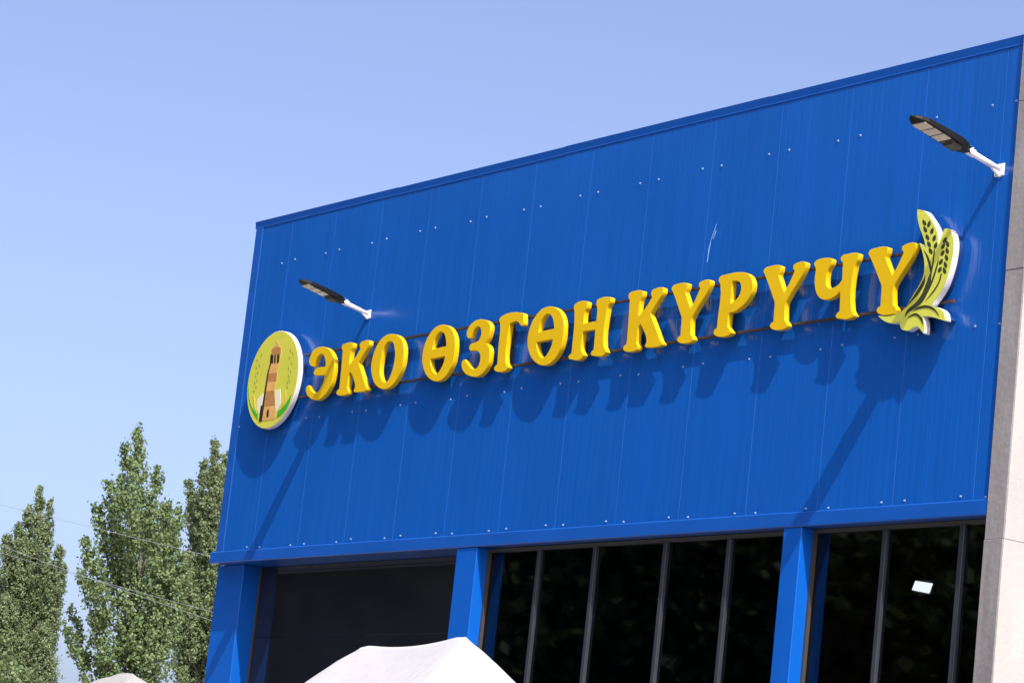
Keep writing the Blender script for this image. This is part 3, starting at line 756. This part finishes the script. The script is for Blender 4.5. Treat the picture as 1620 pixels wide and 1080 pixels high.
# floodlight seen through the right-hand window
fl = tag(empty('floodlight', (5.82, 6.0, 5.64)), 'small lit white floodlight glowing behind the right-hand dark window', 'floodlight')
bm = bmesh.new()
q = [(5.69, 5.723), (5.969, 5.687), (5.919, 5.575), (5.645, 5.618)]
a = [bm.verts.new((x, 6.0, z)) for x, z in q]
b = [bm.verts.new((x, 6.02, z)) for x, z in q]
for k in range(4):
    bm.faces.new((a[k], a[(k + 1) % 4], b[(k + 1) % 4], b[k]))
bm.faces.new(a); bm.faces.new(b[::-1])
place('lit_lens', from_bm('lit_lens', bm), 'flood', fl)
box('housing', (5.66, 6.021, 5.56), (5.96, 6.10, 5.74), 'lamp_grey', fl)
box('mounting_bracket', (5.79, 6.03, 5.741), (5.83, 6.08, 6.60), 'lamp_grey', fl)

# ------------------------------------------------------------------ tents
def tent(name, centre, rot, half_x, half_y, ridge, z_eave, z_top, material, label, sag=0.05, power=1.25):
    root = tag(empty(name, (centre[0], centre[1], 0)), label, 'tent')
    root.rotation_euler = (0, 0, rot)
    bm = bmesh.new()
    nx, ny = 150, 100
    g = []
    for j in range(ny + 1):
        row = []
        for i in range(nx + 1):
            x = (i / nx * 2 - 1) * half_x
            y = (j / ny * 2 - 1) * half_y
            ex = max(abs(x) - ridge, 0) / (half_x - ridge)
            ey = abs(y) / half_y
            t = max(ex, ey)
            soft = (ex ** 8 + ey ** 8) ** (1 / 8) if t > 0 else 0
            t = min(t * .5 + soft * .5, 1)
            k = 1 - t
            h = k * 0.88 + k ** 2.2 * 0.12
            z = z_eave + (z_top - z_eave) * h
            # cloth hangs between the two poles and wrinkles round them
            if abs(x) < ridge:
                z -= sag * (1 - (x / ridge) ** 2) * (1 - ey) ** 2
            z += 0.006 * math.sin(x * 9 + y * 5) * math.sin(y * 7 - x * 3) * (1 - abs(2 * t - 1))
            for s in (-1, 1):
                d = math.hypot(x - s * ridge, y)
                a = math.atan2(y, x - s * ridge)
                z += (0.006 * math.sin(a * 13) + 0.006 * math.sin(a * 29 + 1)) * min(d * 3, 1) * math.exp(-d * 1.9)
                z -= 0.02 * math.exp(-(d / 0.12) ** 2)
            row.append(bm.verts.new((x, y, z)))
        g.append(row)
    for j in range(ny):
        for i in range(nx):
            bm.faces.new((g[j][i], g[j][i + 1], g[j + 1][i + 1], g[j + 1][i]))
    me = from_bm('canopy', bm, True)
    o = bpy.data.objects.new('canopy', me); me.materials.append(M[material]); COL.objects.link(o); o.parent = root
    def part(n, mesh, m):
        p = bpy.data.objects.new(n, mesh); mesh.materials.append(M[m]); COL.objects.link(p); p.parent = root
    bm = bmesh.new()
    ring = [(-half_x, -half_y), (half_x, -half_y), (half_x, half_y), (-half_x, half_y)]
    tp = [bm.verts.new((x * 1.002, y * 1.002, z_eave + .002)) for x, y in ring]
    bt = [bm.verts.new((x * 1.004, y * 1.004, z_eave - .25)) for x, y in ring]
    for k in range(4):
        bm.faces.new((tp[k], tp[(k + 1) % 4], bt[(k + 1) % 4], bt[k]))
    part('valance', from_bm('valance', bm), material)
    for x, y in ring:
        part('leg', box_mesh('leg', (x * .97 - .02, y * .97 - .02, 0), (x * .97 + .02, y * .97 + .02, z_eave - .02), .003), 'steel')
    return root
tent('party_tent', (13.06, -5.40), math.atan2(-0.42, 2.04), 2.3, 1.35, 1.04, 2.2, 3.405, 'tent', 'bright white pop-up party tent in front of the dark windows')
tent('small_tent', (6.95, -4.50), 0.1, 1.5, 1.5, 0.12, 2.35, 3.30, 'tent_old', 'grey-white tent top just showing below the poplars at the left', 0.0)

# ------------------------------------------------------------------ trees
def leaves_mesh(name, centres, size, rng, droop=0.35, outward=None, spread=0.62):
    n = len(centres)
    d = rng.normal(size=(n, 3)); d[:, 2] -= droop
    if outward is None:
        w = rng.normal(size=(n, 3))
    else:
        nv = outward + np.array([0, 0, 0.35]) + rng.normal(0, spread, (n, 3))
        nv /= np.linalg.norm(nv, axis=1)[:, None]
        d -= nv * (d * nv).sum(1)[:, None]
    d /= np.linalg.norm(d, axis=1)[:, None]
    if outward is not None:
        w = np.cross(nv, d)
    w -= d * (w * d).sum(1)[:, None]
    w /= np.linalg.norm(w, axis=1)[:, None]
    s = (size * rng.uniform(0.65, 1.25, n))[:, None]
    v = np.empty((n, 4, 3))
    v[:, 0] = centres - d * s * 0.5
    v[:, 1] = centres + w * s * 0.42 - d * s * 0.08
    v[:, 2] = centres + d * s * 0.55
    v[:, 3] = centres - w * s * 0.42 - d * s * 0.08
    me = bpy.data.meshes.new(name)
    me.from_pydata(v.reshape(-1, 3).tolist(), [], np.arange(4 * n).reshape(n, 4).tolist())
    me.update()
    return me

def poplar(name, data, label, material, leaf, density, depth=0.8, seed=1, trunk_r=0.16):
    rng = np.random.default_rng(seed)
    loc = Vector((*data['loc'], 0))
    lat = np.array([*data['lat'], 0.0])
    dep = np.array([-data['lat'][1], data['lat'][0], 0.0])
    root = tag(empty(name, loc), label, 'tree', 'poplars beyond the building')
    up = np.array([0, 0, 1.0])
    top = max(p[1] for p in data['plumes'])
    lowest = min(p[3] for p in data['plumes'])
    pts = []
    nrm = []
    bm = bmesh.new()
    plumes = [(*p[:4], p[4] * 1.20, rng.normal(0, depth * .5)) for p in data['plumes']]
    # hidden lower crown below the frame
    wmax = max(abs(p[2]) for p in data['plumes']) + 0.3
    for k in range(6):
        a = rng.uniform(-wmax, wmax) * .8
        plumes.append((a * 1.2, lowest + rng.uniform(0, .8), a * .5, max(lowest - 1.8, 1.0), wmax * .3, rng.normal(0, depth * .5)))
    for (tx, tz, bx, bz, hw, dd) in plumes:
        tip = lat * tx + dep * dd * 1.2 + up * tz
        base = lat * bx + dep * dd * 0.6 + up * bz
        L = np.linalg.norm(tip - base)
        vol = L * hw * hw * 3
        # twigs: short spindles climbing off the plume axis, leaves set along them
        nt = max(int(L * hw * 230), 24)
        n_leaf = int(density * L * hw / leaf ** 2)
        per = max(n_leaf // nt, 3)
        t = rng.uniform(0, 1, nt) ** 0.85
        axis = (tip - base) / L
        prof = hw * (np.clip(t, 0.02, 1) ** 0.42) * (1 - 0.35 * np.clip((t - .7) / .3, 0, 1))
        ang = rng.uniform(0, 2 * np.pi, nt)
        n1 = np.cross(axis, dep); n1 /= np.linalg.norm(n1); n2 = np.cross(axis, n1)
        rad = np.sqrt(rng.uniform(0.02, 1, nt)) * prof
        start = tip - axis * (t * L)[:, None] + n1 * (np.cos(ang) * rad * .55)[:, None] + n2 * (np.sin(ang) * rad * .55)[:, None]
        out = n1 * np.cos(ang)[:, None] + n2 * np.sin(ang)[:, None]
        tdir = axis * 1.0 + out * rng.uniform(.3, .8, nt)[:, None] + rng.normal(0, .15, (nt, 3))
        tdir /= np.linalg.norm(tdir, axis=1)[:, None]
        tl = rng.uniform(.5, 1.5, nt) * np.maximum(prof, hw * .3) * 1.0
        for k in range(nt):
            u = rng.uniform(0, 1, per)
            c = start[k] + tdir[k] * (u * tl[k])[:, None] + rng.normal(0, leaf * .55, (per, 3))
            pts.append(c)
            nrm.append(np.repeat(out[k][None], per, 0))
        # limb
        b0 = np.array([0, 0, max(bz - 0.6, 0.5)])
        mid = (b0 + base) / 2 + up * .2
        r = min(max(hw * .06, .008), .03)
        tube(bm, [tuple(b0), tuple(mid), tuple(base), tuple(base * .5 + tip * .5), tuple(tip - axis * .1)], [r * 1.6, r * 1.3, r, r * .55, r * .15], 5)
    c = np.concatenate(pts)
    place('crown', leaves_mesh('crown', c, leaf, rng, 0.35, np.concatenate(nrm)), material, root, loc)
    place('limbs', from_bm('limbs', bm, True), 'bark', root, loc)
    bm = bmesh.new()
    mp = max(data['plumes'], key=lambda q: q[1])
    top_r = 0.012
    way = [np.zeros(3) - up * .1, lat * mp[2] * .4 + up * mp[3] * .4, lat * mp[2] * .75 + up * mp[3] * .72]
    tube(bm, [tuple(w) for w in way], [trunk_r, trunk_r * .4, top_r], 9)
    place('trunk', from_bm('trunk', bm, True), 'bark', root, loc)
    return root
poplar('poplar_tree', TREE_CENTRE, 'tallest leafy green poplar with a ragged spire, nearest left of the building corner', 'leaf_near', 0.066, 12.5, 0.9, 3)
poplar('poplar_tree', TREE_RIGHT, 'dense olive poplar partly hidden behind the blue building corner', 'leaf_far', 0.062, 25, 1.1, 5, .2)
poplar('poplar_tree', TREE_LEFT, 'grey-green poplar cut by the left edge of the picture', 'leaf_far', 0.064, 25, 1.2, 7, .2)
poplar('leafy_tree', TREE_BUSH, 'low bright green treetop in the bottom left corner', 'leaf_near', 0.075, 7, .6, 9, .08)['category'] = 'tree'

# trees across the yard, mirrored in the dark glass
def broad_tree_parts(seed):
    rng = np.random.default_rng(seed)
    cl = []
    for k in range(110):
        z = rng.uniform(2.5, 13.5)
        rr = 3.6 * math.sin(math.pi * min(max((z - 1.0) / 13.5, 0.05), 0.97)) ** .7
        a = rng.uniform(0, 2 * math.pi); q = rr * math.sqrt(rng.uniform(.1, 1))
        cl.append(rng.normal((q * math.cos(a), q * math.sin(a), z), (.6), (260, 3)))
    crown = leaves_mesh('crown', np.concatenate(cl), 0.24, rng)
    bm = bmesh.new()
    tube(bm, [(0, 0, -.1), (.1, 0, 4), (0, .1, 8), (0, 0, 12)], [.28, .22, .12, .03], 9)
    for k in range(8):
        a = k * 2.4; z = 2.5 + k * .9
        tube(bm, [(0, 0, z), (1.3 * math.cos(a), 1.3 * math.sin(a), z + 1.3), (2.4 * math.cos(a), 2.4 * math.sin(a), z + 3.2)], [.1, .06, .02], 6)
    return crown, from_bm('trunk', bm, True)
BROAD = [broad_tree_parts(21), broad_tree_parts(22)]
SPOTS = [(-56, -14), (-50, -20), (-44, -26), (-37, -31), (-30, -36), (-23, -41), (-15, -46), (-6, -50), (-62, -24), (-55, -32), (-47, -39), (-38, -45), (-28, -51), (-18, -56)]
for k, (x, y) in enumerate(SPOTS):
    r = tag(empty('broadleaf_tree', (x, y, 0)), 'dark leafy tree across the yard, mirrored in the window glass', 'tree', 'trees mirrored in the window glass')
    c, t = BROAD[k % 2]
    s = 1.75 + .2 * math.sin(k * 2.1)
    for nme, me, m in (('crown', c, 'leaf_dark'), ('trunk', t, 'bark')):
        o = bpy.data.objects.new(nme, me)
        if not me.materials: me.materials.append(M[m])
        COL.objects.link(o); o.parent = r
    r.rotation_euler = (0, 0, k * 1.3)
    r.scale = (s, s, s)

# ------------------------------------------------------------------ overhead cables
def cable(a, b, sag, label):
    a, b = Vector(a), Vector(b)
    pts = []
    for k in range(25):
        t = k / 24
        p = a.lerp(b, t)
        p.z -= sag * 4 * t * (1 - t)
        pts.append(p)
    bm = bmesh.new()
    tube(bm, [p - a for p in pts], [0.0032] * 25, 6)
    o = place('overhead_cable', from_bm('overhead_cable', bm, True), 'cable', None, a)
    tag(o, label, 'cable', 'cables strung past the poplars')
cable((-17.525, 0.277, 7.914), (-4.013, 2.378, 5.726), 0.02, 'upper thin grey cable crossing in front of the poplars to the building')
cable((-17.498, 0.355, 7.365), (-3.968, 2.459, 4.987), 0.06, 'middle thin grey cable crossing in front of the poplars')
cable((-17.525, 0.277, 7.914), (-3.961, 2.472, 4.862), 0.10, 'lowest thin grey cable crossing in front of the poplars')
